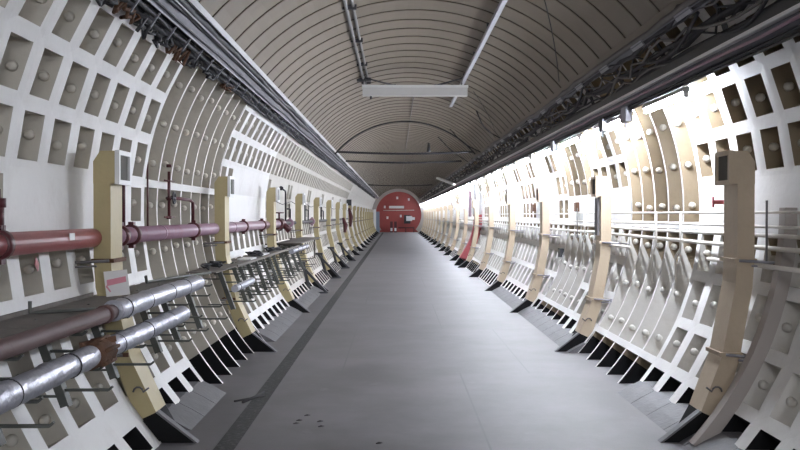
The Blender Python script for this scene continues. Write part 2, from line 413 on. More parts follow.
for s, m in ((-1, 'ochre'), (1, 'cream')):
    proto = None
    for k in range(-1, N_POST):
        side = 'left' if s < 0 else 'right'
        if k == -1: continue
        lab = (left_lab if s < 0 else right_lab).get(k, '%s %s box post along the %s wall, counted away from the camera' % (ORD[k], m, side))
        if s > 0 and k == 5: lab = 'sixth cream box post on the right, just before the curved red rib'
        grp = '%s box posts along the %s wall' % (m, side)
        loc = (0, Y0 + BAY * k, 0)
        if proto is None: proto = make_post(s, m, lab, grp); proto.location = loc; EXIST[s, k] = proto
        else: EXIST[s, k] = dup(proto, loc, lab)

# ------------------------------------------------------------------ red fire main on the left
PX, PZ = -2.125, 1.44
t = empty('fire_main', (PX, 2, PZ), 'thick red and mauve fire main running along the left wall behind the posts', 'pipe')
def lpart(mb, name, m, par):  # parts given in world coordinates
    o = mb.build(name, m, par); o.matrix_parent_inverse = Matrix.Translation(-Vector(par.location)); return o
for a, b, m in ((1.5, 6.72, 'redpipe'), (6.72, 17.2, 'mauve')):
    mb = MB(); mb.tube([(PX, a, PZ), (PX, b, PZ)], 0.066, 20); lpart(mb, 'pipe_section', m, t)
mb = MB(); mb.tube([(PX, 17.2, PZ), (PX, 60, PZ)], 0.035, 12); lpart(mb, 'pipe_section', 'dusty', t)
for yc in (5.08, 7.30, 7.62, 9.95, 11.4, 13.2, 15.0, 19, 24, 30):
    mb = MB(); r = 0.066
    mb.tube([(PX, yc - .035, PZ), (PX, yc - .03, PZ), (PX, yc + .03, PZ), (PX, yc + .035, PZ)], [r, r + .018, r + .018, r], 18)
    for dz in (1, -1):
        mb.box((PX - .012, yc - .03, PZ + dz * .083 - .022), (PX + .03, yc + .03, PZ + dz * .083 + .022))
    lpart(mb, 'pipe_coupling', 'darkred' if yc < 16 else 'mauve', t)
for yc in (8.55, 12.3):
    mb = MB(); mb.tube([(PX, yc - .012, PZ), (PX, yc + .012, PZ)], 0.071, 18); lpart(mb, 'joint_ring', 'mauve', t)
tag_o = MB(); tag_o.box((PX + .064, 6.0, PZ + .0), (PX + .069, 6.09, PZ + .045)); lpart(tag_o, 'paper_tag', 'paper', t)

def pipe_thing(name, segs, m, label, cat='pipe', group=None, n=10):
    """segs: list of (points, radius); one mesh"""
    mb = MB()
    for pts, r in segs: mb.tube(pts, r, n)
    o = mb.build(name, m); return tag(o, label, cat, group)
pipe_thing('riser_pipe', [([(PX, 5.08, PZ + .08), (PX, 5.08, PZ + .22)], .032), ([(PX, 5.08, PZ + .20), (PX, 5.08, PZ + .25)], .042), ([(PX, 5.08, PZ + .24), (PX, 5.08, PZ + .30)], .015)], 'darkred',
           'short dark red capped riser on the fire main at the left edge of the photo')
pipe_thing('riser_pipe', [([(PX, 7.42, PZ + .07), (PX, 7.42, PZ + .55)], .014)], 'darkred', 'thin dark red riser from the pipe beside the nearest left post')
# riser with tee and valve wheel
mb = MB()
mb.tube([(PX, 9.95, PZ + .08), (PX, 9.95, 1.73), (PX - .02, 9.90, 1.755), (PX - .04, 9.80, 1.76), (PX - .06, 9.25, 1.77)], .018, 8)
mb.tube([(PX - .07, 9.2, 1.56), (PX - .07, 9.2, 2.02)], .015, 8)
for z in (1.58, 1.93): mb.tube([(PX - .07, 9.02, z), (PX - .07, 9.42, z)], .008, 6)
for z in (1.5, 1.68, 2.0): mb.tube([(PX - .07, 9.2, z + .06), (PX - .07, 9.2, z + .09)], .026, 8)
o = mb.build('valve_riser', 'darkred'); tag(o, 'thin dark branch pipes with a tee and handwheel above the mauve pipe', 'pipe')
mb = MB(); wc = (PX - .07 + .05, 9.2, 1.765)
mb.tube([(wc[0], wc[1] + .055 * cos(a), wc[2] + .055 * sin(a)) for a in [2 * pi * k / 14 for k in range(15)]], .009, 6)
mb.tube([(wc[0] - .08, wc[1], wc[2]), (wc[0] + .01, wc[1], wc[2])], .014, 6)
mb.bar((wc[0], wc[1] - .05, wc[2]), (wc[0], wc[1] + .05, wc[2]), .01, .01); mb.bar((wc[0], wc[1], wc[2] - .05), (wc[0], wc[1], wc[2] + .05), .01, .01)
mb.build('handwheel', 'dark', o)
pipe_thing('riser_pipe', [([(PX - .12, 8.6, 1.50), (PX - .12, 8.6, 2.08)], .008)], 'darkred', 'thin dark vertical rod on the left wall just left of the tee branch pipes')
# hydrant valve
t = empty('hydrant_valve', (PX + .03, 17.3, PZ), 'dark red hydrant valve with handwheel on the main, beyond the third left post', 'valve')
mb = MB()
mb.tube([(PX, 17.05, PZ), (PX, 17.12, PZ), (PX, 17.3, PZ - .02), (PX, 17.5, PZ), (PX, 17.56, PZ)], [.10, .085, .11, .085, .10], 14)
mb.tube([(PX, 17.3, PZ), (PX + .12, 17.28, PZ - .05), (PX + .2, 17.27, PZ - .13)], [.07, .055, .06], 10); lpart(mb, 'valve_body', 'darkred', t)
mb = MB(); mb.tube([(PX, 17.3, PZ + .08), (PX, 17.3, PZ + .2)], .016, 8)
mb.tube([(PX + .08 * cos(a), 17.3 + .08 * sin(a), PZ + .2) for a in [2 * pi * k / 14 for k in range(15)]], .012, 6)
lpart(mb, 'handwheel', 'darkred', t)
# further risers with bent tops
for q, (yy, h, lab) in enumerate(((18.3, .62, 'thin black bent riser between the third and fourth left posts'), (22.2, .52, 'thin black bent riser between the fourth and fifth left posts'), (27.0, .5, 'thin black bent riser just past the fifth left post'))):
    pipe_thing('riser_pipe', [([(PX, yy, PZ), (PX, yy, PZ + h - .06), (PX - .0, yy - .05, PZ + h), (PX - .02, yy - .45, PZ + h + .04)], .016),
                              ([(PX, yy + .8, PZ), (PX, yy + .8, PZ + .28), (PX, yy + .3, PZ + .28)], .014), ([(PX - .02, yy - .5, PZ + h + .04), (PX - .02, yy - .56, PZ + h + .04)], .04)], 'cable', lab)
pipe_thing('wire_run', [([(-2.16, 16.6 + k * 3, 1.86 + .02 * sin(k)), (-2.16, 18.1 + k * 3, 1.80), (-2.16, 19.6 + k * 3, 1.86 + .02 * sin(k + 1))], .006) for k in range(9)], 'cable', 'thin wire strung along the left wall beyond the third post', 'cable')

# ------------------------------------------------------------------ bracket racks, shelf, lagged pipes on the left
RG = 'steel pipe brackets along the lower left wall'
def make_bracket():
    t = empty('pipe_bracket', (0, 0, 0), 'dark steel upright with arms, one of a row under the left shelf', 'bracket', RG)
    top, bot = Vector((-1.93, 0, 1.035)), Vector((-1.76, 0, .57))
    mb = MB()
    d = bot - top
    mb.bar(top, bot, .065, .010, up=(1, 0, .2)); mb.bar(top + Vector((-.02, -.03, 0)), bot + Vector((-.02, -.03, 0)), .010, .045, up=(1, 0, .2))
    mb.build('upright', 'rack', t)
    for z, ln in ((.655, .24), (.765, .23), (.955, .21), (.865, .16)):
        f = (z - top.z) / (bot.z - top.z); p = top + d * f
        mb = MB(); e = p + Vector((ln, 0, 0)); mb.bar(p, e, .022, .014); mb.bar(e, e + Vector((.02, 0, .018)), .022, .012); mb.build('arm', 'rack', t)
    p = top
    mb = MB(); mb.bar(Vector((-2.16, 0, 1.012)), Vector((-1.74, 0, 1.012)), .03, .02); mb.build('shelf_arm', 'rack', t)
    for z in (.62, .90):
        mb = MB()
        f = (z - top.z) / (bot.z - top.z); q = top + d * f
        th = degrees(asin((z - CZ) / R)); xw, _ = circ(-1, R + .01, th); mb.bar(Vector((xw, .0, z)), q, .02, .012)
        mb.build('wall_stay', 'rack', t)
    return t
proto = make_bracket(); ys = [4.25 - .88 * 2 + .88 * n for n in range(0, 8)] + [10.4 + .66 * n for n in range(0, 7)] + [14.9, 15.7, 16.5, 17.4, 18.2]
for q, yy in enumerate(ys):
    if any(abs(yy - (Y0 + BAY * k)) < .18 for k in range(4)): yy += .24
    if q == 0: proto.location = (0, yy, 0)
    else: dup(proto, (0, yy, 0))

t = empty('cable_shelf', (-1.92, 1.5, 1.03), 'long grimy board shelf along the left wall nearest the camera', 'shelf')
mb = MB(); mb.box((-2.10, 1.5, 1.022), (-1.75, 6.62, 1.036)); mb.box((-2.10, 7.0, 1.022), (-1.75, 8.55, 1.036)); mb.box((-1.92, 6.62, 1.022), (-1.75, 7.0, 1.036)); lpart(mb, 'deck', 'board', t)
mb = MB(); mb.bar((-1.745, 1.5, 1.04), (-1.745, 8.55, 1.04), .012, .035); lpart(mb, 'lip', 'board', t)
mb = MB(); mb.bar((-2.105, 1.5, 1.045), (-2.105, 6.6, 1.045), .01, .035); lpart(mb, 'lip', 'board', t)
t = empty('cable_shelf', (-1.92, 9.4, 1.03), 'second board shelf on the left with papers on it, past the second post', 'shelf')
mb = MB(); mb.box((-2.08, 9.4, 1.022), (-1.78, 11.05, 1.034)); mb.box((-1.90, 11.05, 1.022), (-1.78, 11.45, 1.034)); mb.box((-2.08, 11.45, 1.022), (-1.80, 15.4, 1.034)); lpart(mb, 'deck', 'board', t)
mb = MB(); mb.bar((-1.77, 10.6, 1.03), (-1.70, 16.8, 1.06), .012, .03); lpart(mb, 'lip', 'board', t)
mb = MB(); mb.box((-2.0, 15.9, 1.12), (-1.58, 20.0, 1.135)); mb.box((-1.98, 16.0, .9), (-1.95, 16.04, 1.12)); mb.box((-1.98, 19.7, .8), (-1.95, 19.74, 1.12)); mb.box((-1.62, 18.7, .75), (-1.59, 18.74, 1.12))
mb.box((-2.25, 16.0, 1.09), (-1.6, 16.04, 1.12)); mb.box((-2.25, 19.7, 1.09), (-1.6, 19.74, 1.12))
tag(mb.build('cable_shelf', 'board'), 'raised dark board jutting out past the third left post', 'shelf')
for q, (x, y, l, lab) in enumerate(((-1.9, 11.9, .5, 'pale papers lying on the second left shelf, nearer sheet'), (-1.93, 13.2, .7, 'pale papers lying on the second left shelf, farther sheet'))):
    mb = MB(); mb.box((x - .09, y, 1.0345), (x + .08, y + l, 1.05)); o = mb.build('paper_sheet', 'paper', bevel=0); tag(o, lab, 'paper')
# hooked rods lying on the shelf
pipe_thing('hooked_rod', [([(-2.06, 5.35, 1.115), (-2.06, 5.35, 1.05), (-2.02, 5.37, 1.05), (-1.72, 5.55, 1.052)], .011)], 'rack', 'dark hooked rod lying across the near end of the left shelf', 'rod')
pipe_thing('hooked_rod', [([(-2.04, 7.75, 1.10), (-2.04, 7.78, 1.05), (-1.98, 8.1, 1.052), (-1.74, 8.9, 1.06)], .013)], 'rack', 'dark hooked rod on the far end of the left shelf, beside the foil pipe', 'rod')

def lag(name, x, z, ya, yb, r, label, seed, ends=True):
    rnd = random.Random(seed); t = empty(name, (x, ya, z), label, 'pipe')
    mb = MB(); pts = []; rr = []; y = ya; k = 0
    while y < yb:
        pts.append((x + rnd.uniform(-.003, .003), y, z + rnd.uniform(-.003, .003))); rr.append(r * rnd.uniform(.96, 1.05)); y += .055
    mb.tube(pts, rr, 20); lpart(mb, 'lagging', 'foil', t)
    y = ya + .2
    while y < yb - .1:
        mb = MB(); mb.tube([(x, y - .004, z), (x, y + .004, z)], r * 1.055, 20); lpart(mb, 'strap', 'dark', t); y += rnd.uniform(.45, .8)
    mb = MB(); mb.tube([(x, yb, z), (x, yb + .05, z)], [r * .8, r * .6], 14); mb.tube([(x, yb + .02, z), (x, yb + .07, z)], .028, 10); lpart(mb, 'pipe_end', 'rust', t)
    return t
lag('lagged_pipe', -1.66, 1.035, 5.58, 7.95, .062, 'upper silver foil lagged pipe beside the left shelf', 1)
pipe_thing('oxide_pipe', [([(-1.67, 1.5, 1.03), (-1.67, 5.6, 1.03)], .045), ([(-1.67, 5.42, 1.03), (-1.67, 5.5, 1.03)], .054)], 'brownred', 'brown red bare pipe along the shelf edge at the lower left', 'pipe', n=16)
lag('lagged_pipe', -1.60, .86, 1.5, 5.02, .060, 'lower silver foil lagged pipe nearest the camera, cut by the left photo edge', 2)
lag('lagged_pipe', -1.60, .86, 5.24, 7.15, .058, 'lower silver foil lagged pipe just beyond the rusty joint', 3)
mb = MB()
mb.tube([(-1.6, 5.0, .86), (-1.6, 5.04, .86), (-1.6, 5.08, .865), (-1.6, 5.12, .86), (-1.6, 5.17, .87), (-1.6, 5.2, .86), (-1.6, 5.26, .86)], [.05, .075, .062, .085, .068, .08, .05], 9)
for a in range(6):
    an = a * pi / 3 + .3; mb.tube([(-1.6 + .075 * cos(an), 5.02, .86 + .075 * sin(an)), (-1.6 + .075 * cos(an), 5.23, .86 + .075 * sin(an))], .012, 6)
mb.bar((-1.7, 5.1, .9), (-1.52, 5.16, .93), .03, .03)
tag(mb.build('pipe_joint', 'rust'), 'rusty crumbling flange joint between the two lower silver pipes', 'pipe joint')
lag('lagged_pipe', -1.62, .86, 9.55, 10.75, .036, 'short silver pipe piece resting on arms by the second left post', 4)
lag('lagged_pipe', -1.72, 1.0, 15.6, 18.4, .04, 'short silver pipe piece under the raised board past the third left post', 5)

for q, (yy, lab) in enumerate(((9.7, 'tangled dark cable heap on the second left shelf, nearest the second post'), (12.6, 'tangled dark cable heap between the two papers on the left shelf'), (14.4, 'tangled dark cable heap at the far end of the second left shelf'))):
    rnd = random.Random(300 + q); pts = [(-1.92 + rnd.uniform(-.13, .11), yy + .7 * k / 24 + rnd.uniform(-.1, .1), 1.05 + rnd.uniform(0, .05)) for k in range(25)]
    mb = MB(); mb.tube(pts, .012, 6); tag(mb.build('cable_heap', 'dark'), lab, 'cable')
# notice and stickers
t = empty('notice_sign', (-1.98, 6.50, 1.04), 'white notice with a pink stripe propped against the nearest left post', 'sign')
mb = MB(); mb.quad([(0, 0, 0), (.155, .02, .015), (.125, .05, .185), (-.03, .03, .17)]); mb.quad([(-.03, .036, .17), (.125, .056, .185), (.155, .026, .015), (0, .006, 0)])
mb.quad([(0, 0, 0), (0, .006, 0), (.155, .026, .015), (.155, .02, .015)]); mb.quad([(-.03, .03, .17), (.125, .05, .185), (.125, .056, .185), (-.03, .036, .17)])
mb.build('card', 'paper', t)
def onc(u, v):   # card plane point
    a = Vector((0, -.0015, 0)); b = Vector((.155, .02, .015)); c = Vector((-.03, .03, .17)); return a + b * u + c * v
mb = MB(); mb.quad([onc(.08, .42), onc(.92, .52), onc(.92, .74), onc(.10, .66)]); mb.quad([onc(.02, .40), onc(.18, .16), onc(.22, .2), onc(.08, .46)]); mb.build('stripe', 'pink', t)
xw, zw = circ(-1, R - .004, -18.5)
mb = MB(); a = .03
mb.prism([(xw, 0), (xw + .006, 0), (xw + .006, .001), (xw, .001)], 0, .001)
mb = MB(); yy = 5.93; cs = circ(-1, R - .003, -8.4)
th = -8.2
def cp(dy, dth, r=R - .004): x, z = circ(-1, r, th + dth); return (x, yy + dy, z)
mb.quad([cp(0, -1.1), cp(-.035, 0), cp(0, 1.1), cp(.035, 0)]); mb.quad([cp(.035, 0, R), cp(0, 1.1, R), cp(-.035, 0, R), cp(0, -1.1, R)])
tag(mb.build('diamond_sticker', 'redrib'), 'small faded red diamond sticker below the red pipe at the left edge', 'sticker')

# dark A-frame stands further down the left
for q, yy in enumerate((19.4, 24.0, 28.4, 32.9)):
    mb = MB()
    mb.bar((-1.98, yy, .62), (-1.42, yy, .02), .09, .05); mb.bar((-1.9, yy + .1, .58), (-1.72, yy - .35, .02), .05, .07)
    mb.bar((-2.15, yy, .62), (-1.85, yy, .62), .1, .05); mb.bar((-1.78, yy - .2, .02), (-1.40, yy, .02), .06, .03)
    tag(mb.build('stand_frame', 'dark'), '%s dark steel A-frame stand on the left floor, counted away from the camera' % ORD[q], 'stand', 'dark A-frame stands at the left wall')
for q, (yy, x, z0, z1, lab) in enumerate(((41, -1.98, 1.1, 1.9, 'dark hose hanging on the far left wall, upper one'), (36, -1.95, .95, 1.5, 'dark red hose end hanging lower on the far left wall'))):
    mb = MB(); mb.tube([(x - .05, yy, z1), (x, yy, z1 - .2), (x + .05, yy - .1, (z0 + z1) / 2), (x + .02, yy - .2, z0)], [.05, .08, .09, .05], 10)
    tag(mb.build('hanging_hose', 'darkred'), lab, 'hose')
mb = MB(); mb.box((-2.08, 40, 2.0), (-1.88, 40.3, 2.25)); tag(mb.build('wall_box', 'dark'), 'small dark box on the far left wall above the hanging hose', 'box')
pipe_thing('floor_debris', [([(-1.30, 8.05, .012), (-1.22, 8.3, .015), (-1.18, 8.5, .012)], .012), ([(-1.38, 8.1, .01), (-1.15, 8.35, .012)], .008)], 'litter', 'small dark debris on the floor left of the asphalt strip', 'debris')

# ------------------------------------------------------------------ cable tray high on the left
def at(ratio_x, r, s=-1):
    return None
t = empty('cable_tray', (-1.62, YN, 3.17), 'long galvanised cable tray high along the left wall under the ceiling edge', 'cable tray')
def strip(mb, s, th, r, w, h, ya, yb, mi=0):     # rectangular run on the circle; w along the tangent, h radial
    x, z = circ(s, r, th); tt = radians(th); ux, uz = s * cos(tt), sin(tt); vx, vz = -s * sin(tt), cos(tt)
    mb.prism([(x + ux*a*h/2 + vx*b*w/2, z + uz*a*h/2 + vz*b*w/2) for a, b in ((-1,-1),(1,-1),(1,1),(-1,1))], ya, yb, mi)
mb = MB(); strip(mb, -1, 37.8, 2.37, .13, .012, YN, YF - 1); strip(mb, -1, 36.3, 2.35, .008, .05, YN, YF - 1); lpart(mb, 'tray_bed', 'traymid', t)
mb = MB(); strip(mb, -1, 36.25, 2.325, .012, .012, YN, YF - 1); strip(mb, -1, 39.4, 2.345, .012, .05, YN, YF - 1); lpart(mb, 'tray_rim', 'galv', t)
for q in range(62):
    yy = 5.2 + q * PITCH; mb = MB()
    x0, z0 = circ(-1, 2.47, 34.4); x1, z1 = circ(-1, 2.33, 34.2); x2, z2 = circ(-1, 2.33, 36.0)
    mb.bar((x0, yy, z0), (x1, yy, z1), .018, .012); mb.bar((x1, yy, z1), (x2, yy, z2), .018, .012)
    x3, z3 = circ(-1, 2.33, 33.0); mb.bar((x1, yy, z1), (x3, yy, z3), .016, .010)
    lpart(mb, 'hanger', 'traydark', t)
def cable_run(s, th, r, rad, ya, yb, seed, amp=.03, step=.5, mtl='cable', label='', group=None, n=6, name='cable'):
    rnd = random.Random(seed); pts = []; y = ya; ph = rnd.uniform(0, 6)
    while y <= yb:
        tt = th + degrees(amp / r) * (sin(y * 1.3 + ph) * .6 + rnd.uniform(-.6, .6)); rr = r + rnd.uniform(-.012, .012)
        x, z = circ(s, rr, tt); pts.append((x, y, z)); y += step * (1 + (y > 30) * 1.5)
    mb = MB(); mb.tube(pts, rad, n); return tag(mb.build(name, mtl), label, 'cable', group)
GL = 'black cables clustered under the left cable tray'
for q, (th, r, rad) in enumerate(((38.9, 2.35, .016), (37.1, 2.352, .010), (35.2, 2.42, .026), (34.6, 2.44, .022), (33.9, 2.445, .028), (33.2, 2.46, .02), (34.9, 2.37, .016), (40.3, 2.43, .03), (39.6, 2.46, .03), (36.6, 2.46, .03))):
    cable_run(-1, th, r, rad, 1.0, 80, 50 + q, .012, .45, label='long black cable, one of the bundle under the left cable tray', group=GL)
# tangled dark hanks between wall and tray near the camera
GH = 'dark tangled hanks under the left tray'
for q, (yy, th) in enumerate(((6.4, 33.2), (6.9, 32.4), (7.35, 32.6), (7.9, 32.6), (8.5, 33.2), (9.3, 33.6), (10.2, 33.8), (5.9, 33.0))):
    rnd = random.Random(90 + q); pts = []
    for k in range(26):
        x, z = circ(-1, 2.455 + rnd.uniform(-.05, .03), th + rnd.uniform(-1.8, 1.6)); pts.append((x, yy + .5 * k / 26 - .2 + rnd.uniform(-.08, .08), z))
    mb = MB(); mb.tube(pts, .014, 6); tag(mb.build('cable_hank', 'rust' if q % 3 == 0 else 'dark'), 'tangled dark hank of old cable under the near part of the left tray', 'cable', GH)

# ------------------------------------------------------------------ right upper side: trunking, cables, lamps
t = empty('lighting_trunking', (2.25, YN, 2.75), 'long steel lighting trunking with a bright lower lip along the upper right wall', 'trunking')
# channel position
TX, TZ = 2.245, 2.755
mb = MB(); mb.box((TX - .012, YN, TZ + .012), (TX + .004, YF - 1, TZ + .085)); mb.box((TX + .0, YN, TZ + .078), (TX + .045, YF - 1, TZ + .088)); lpart(mb, 'upper_channel', 'dark', t)
mb = MB(); mb.box((TX - .026, YN, TZ - .012), (TX + .02, YF - 1, TZ + .012)); lpart(mb, 'bright_lip', 'white', t)
mb = MB(); mb.box((TX + .015, YN, TZ - .085), (TX + .024, YF - 1, TZ - .004)); mb.box((TX + .015, YN, TZ - .088), (TX + .05, YF - 1, TZ - .078)); lpart(mb, 'side_web', 'traydark', t)
mb = MB(); mb.box((TX + .03, YN, TZ - .115), (TX + .055, YF - 1, TZ - .092)); lpart(mb, 'lower_channel', 'dark', t)
for q in range(70):
    yy = 3.0 + q * 1.11; mb = MB(); xw, zw = circ(1, R + .0, degrees(asin((TZ + .03 - CZ) / R)))
    mb.bar((TX + .05, yy, TZ + .05), (xw, yy, TZ + .03), .03, .03); lpart(mb, 'wall_bracket', 'dark', t)

GU = 'dark cables tied under the lighting trunking'
for q, (dx, dz) in enumerate(((.03, -.10), (.005, -.05), (.035, -.125))):
    pts = [(TX + dx - .0 + .004 * sin(k * 1.7 + q), 1 + .7 * k, TZ + dz + .006 * sin(k * 2.3 + q)) for k in range(110)]
    mb = MB(); mb.tube(pts, .011, 6); tag(mb.build('cable', 'cable' if q != 1 else 'mauve'), ['thin dark cable along the underside of the right trunking, beside another one', 'mauve cable along the face of the right trunking below its bright lip', 'lowest thin dark cable under the right trunking'][q], 'cable')
# strip lamps under the trunking (lit)
LG = 'lit fluorescent strip lamps along the upper right wall'
def make_lamp():
    t = empty('strip_lamp', (0, 0, 0), '', 'lamp', LG)
    mb = MB(); mb.box((-.03, -.62, .0), (.03, .62, .045)); mb.build('batten', 'lamp_body', t)
    mb = MB(); mb.tube([(0, -.60, -.028), (0, .60, -.028)], .017, 10); mb.build('tube', 'tube', t)
    for y in (-.61, .61):
        mb = MB(); mb.box((-.018, y - .015, -.045), (.018, y + .015, .0)); mb.build('end_cap', 'lamp_body', t)
    return t
lamp = None
LX, LZ = TX + .085, TZ - .165
for q in range(37):
    yy = 8.25 + q * 2.22 - (.05 if q % 2 else 0)
    lab = ['lit strip lamp nearest the camera, glaring above the large right post', 'second lit strip lamp from the camera, above the wide right-hand pans'][q] if q < 2 else (('%s lit strip lamp on the right, counted away from the camera' % ORD[q]) if q < 10 else 'far lit strip lamp in the distant glare of the right wall')
    if lamp is None: lamp = make_lamp(); lamp.location = (LX, yy, LZ); lamp['label'] = lab; lamp0 = lamp
    else:
        r_ = dup(lamp, (LX, yy, LZ), lab)
        if q >= 14:
            for ch in r_.children:
                if ch.name.startswith('tube'): ch.data = ch.data.copy(); ch.data.materials[0] = M['tube_weak']
# junction boxes hanging below the trunking
for q, (yy, lab) in enumerate(((9.3, 'grey junction box under the trunking between the first two right lamps'), (10.35, 'dark junction box under the trunking right of the second lamp'), (13.6, 'junction box under the trunking above the third right post'))):
    mb = MB(); mb.box((TX + .0, yy, TZ - .24), (TX + .07, yy + .2, TZ - .09)); mb.box((TX + .01, yy + .05, TZ - .30), (TX + .03, yy + .08, TZ - .24))
    tag(mb.build('junction_box', 'galv' if q != 1 else 'dark', bevel=.006), lab, 'electrical box')

GR = 'loose dark cables between ceiling edge and lighting trunking'
specs = [(29.2, 2.36, .020), (30.0, 2.36, .024), (30.8, 2.38, .018), (32.5, 2.40, .028), (33.4, 2.38, .020), (37.0, 2.36, .026), (37.7, 2.36, .020), (38.2, 2.35, .03), (28.6, 2.34, .022)]
for q, (th, r, rad) in enumerate(specs):
    big = q in (3, 5)
    cable_run(1, th, r, rad, 1.0, 84, 120 + q, .075 if big else .016, .40, 'dusty' if q in (7, 10) else 'cable', 'long loose cable, one of many above the right lighting trunking', GR)
for q, (th, r, rad, amp, m_) in enumerate(((35.6, 2.37, .010, .09, 'dusty'), (34.0, 2.38, .009, .11, 'cable'), (32.2, 2.38, .010, .08, 'cable'), (30.6, 2.35, .009, .07, 'dusty'), (36.4, 2.34, .008, .05, 'cable'), (33.2, 2.34, .012, .10, 'dusty'))):
    cable_run(1, th, r, rad, 1.0, 60, 220 + q, amp, .32, m_, 'long loose cable, one of many above the right lighting trunking', GR)
# inner supports: metal tray along the ceiling edge on the right
t = empty('cable_tray', (2.1, YN, 3.1), 'narrow dark cable tray with bright clips along the right ceiling edge', 'cable tray')
mb = MB(); strip(mb, 1, 36.9, 2.36, .045, .01, YN, YF - 1); strip(mb, 1, 37.5, 2.33, .01, .05, YN, YF - 1); lpart(mb, 'tray_bed', 'traydark', t)
for q in range(40):
    yy = 4.1 + q * 1.3; mb = MB(); strip(mb, 1, 37.3, 2.315, .05, .012, yy, yy + .35); lpart(mb, 'clip', 'galv', t)
# slanted hangers crossing the gap
GS = 'flat steel straps spanning from ceiling edge to trunking'
for q in range(30):
    yy = 3.6 + q * 1.48; x0, z0 = circ(1, 2.42, 38); x1, z1 = circ(1, 2.40, 29.5); xm, zm = circ(1, 2.43, 34)
    mb = MB(); mb.bar((x0, yy, z0), (xm, yy + .03, zm), .045, .008); mb.bar((xm, yy + .03, zm), (x1, yy + .08, z1), .045, .008)
    tag(mb.build('hanger_strap', 'dark'), 'dark flat steel strap crossing the cable gap at the upper right', 'strap', GS)
# drooping loops
for q, (ya, yb, th0, th1, sag, lab) in enumerate(((5.3, 6.6, 35, 31, 2.6, 'drooping black cable loop at the top right corner'), (6.7, 8.3, 36, 33, 2.2, 'drooping black cable loop just left of the corner loop'), (10.6, 12.4, 37.5, 33, 2.4, 'black cable sagging below the right ceiling edge in mid view'), (15.0, 19.0, 38, 38, 1.5, 'long sagging black cable near the right ceiling edge'))):
    pts = []
    for k in range(15):
        f = k / 14; x, z = circ(1, 2.34 - .03 * sin(pi * f), th0 + (th1 - th0) * f - sag * sin(pi * f)); pts.append((x, ya + (yb - ya) * f, z))
    pipe_thing('cable_loop', [(pts, .014)], 'cable', lab, 'cable')
# loose cable tails lying over the ceiling at the right
for q, (yy, a0, a1, ly, lab) in enumerate(((19.0, 39, 56, -.6, 'black cable tail strung left across the ceiling from the right tray, nearest'), (23.3, 39, 62, .4, 'black cable tail strung left across the ceiling, middle one'), (27.5, 39, 66, -.5, 'black cable tail strung left across the ceiling, farthest'))):
    pts = []
    for k in range(12):
        f = k / 11; x, z = circ(1, 2.37 - .12 * sin(pi * f), a0 + (a1 - a0) * f); pts.append((x, yy + ly * f, z))
    pipe_thing('cable_tail', [(pts, .012)], 'cable', lab, 'cable')

# ------------------------------------------------------------------ thin pipes on the right wall
RXP = 2.585
for q, (z, r, lab) in enumerate(((1.622, .010, 'topmost of the four thin pale pipes along the right wall'), (1.517, .011, 'second from top of the four thin pale pipes along the right wall'), (1.453, .015, 'third from top of the four thin pale pipes along the right wall'), (1.372, .017, 'lowest of the four thin pale pipes along the right wall'))):
    pts = [(RXP + .004 * sin(y * .9 + q), y, z + .004 * sin(y * .7 + q * 2)) for y in [1.5 + .8 * k for k in range(95)]]
    pipe_thing('thin_pipe', [(pts, r)], 'pipewhite', lab, 'pipe', 'thin pale pipes along the right wall', 8)
GB = 'vertical pipe straps on the right wall'
mb = MB(); mb.bar((0, 0, 1.28), (0, 0, 1.70), .016, .010, up=(1, 0, 0))
ps = mb.build('pipe_strap', 'dusty'); tag(ps, 'dark vertical strap holding the four thin pipes on the right wall', 'strap', GB)
ysr = [6.55, 11.9, 13.4, 16.3, 20.8, 25.2, 29.6, 34, 38.5]
for q, yy in enumerate(ysr):
    if q == 0: ps.location = (RXP - .025, yy, 0)
    else:
        o = ps.copy(); COL.objects.link(o); o.location = (RXP - .025, yy, 0)
# bent connections hanging below the pipes
GP = 'thin vertical branch pipes on the right wall'
for q, yy in enumerate((8.55, 9.35, 12.2, 12.9)):
    pipe_thing('branch_pipe', [([(RXP - .02, yy, 1.62), (RXP - .02, yy, 1.30), (RXP - .02, yy + .15, 1.22), (RXP - .02, yy + .15, .92)], .010)], 'pipewhite', 'thin vertical branch pipe dropping from the right-hand pipes', 'pipe', GP)
# horizontal tie bars under the pipes beside the big post
for k in range(3):
    yy = Y0 + BAY * k
    pipe_thing('stub_pipe', [([(RXP - .05, yy - 1.0, 1.25), (RXP - .05, yy + .9, 1.245)], .016)], 'pipewhite', ['pale stub pipe behind the nearest right post, below the four pipes', 'pale stub pipe behind the second right post', 'pale stub pipe behind the third right post'][k], 'pipe')
# small red tap
t = empty('red_tap', (2.44, 7.3, 1.69), 'small bright red lever tap left of the nearest right post', 'tap')
mb = MB(); mb.tube([(2.55, 7.35, 1.70), (2.44, 7.3, 1.70)], .016, 8); mb.build('x', 'redrib') and None
o = bpy.data.objects['x']; o.name = 'tap_body'; o.data.name = 'tap_body'; o.parent = t; o.matrix_parent_inverse = Matrix.Translation(-Vector(t.location))
mb = MB(); mb.bar((2.44, 7.3, 1.66), (2.44, 7.3, 1.74), .016, .012); lpart(mb, 'lever', 'redrib', t)
# small boxes fixed along the right wall
for q, (yy, z, m, lab) in enumerate(((14.1, 1.72, 'rust', 'small brown wall box above the thin pipes, left of the second right post'), (18.5, 1.74, 'rust', 'small brown wall box above the pipes, left of the third right post'), (15.0, 1.0, 'dark', 'small dark clamp on the lower right lining between posts two and three'))):
    th = degrees(asin((z - CZ) / R)); xw, _ = circ(1, R, th)
    mb = MB(); mb.box((xw - .06, yy, z - .07), (xw + .01, yy + .18, z + .07)); tag(mb.build('wall_box', m, bevel=.006), lab, 'box')
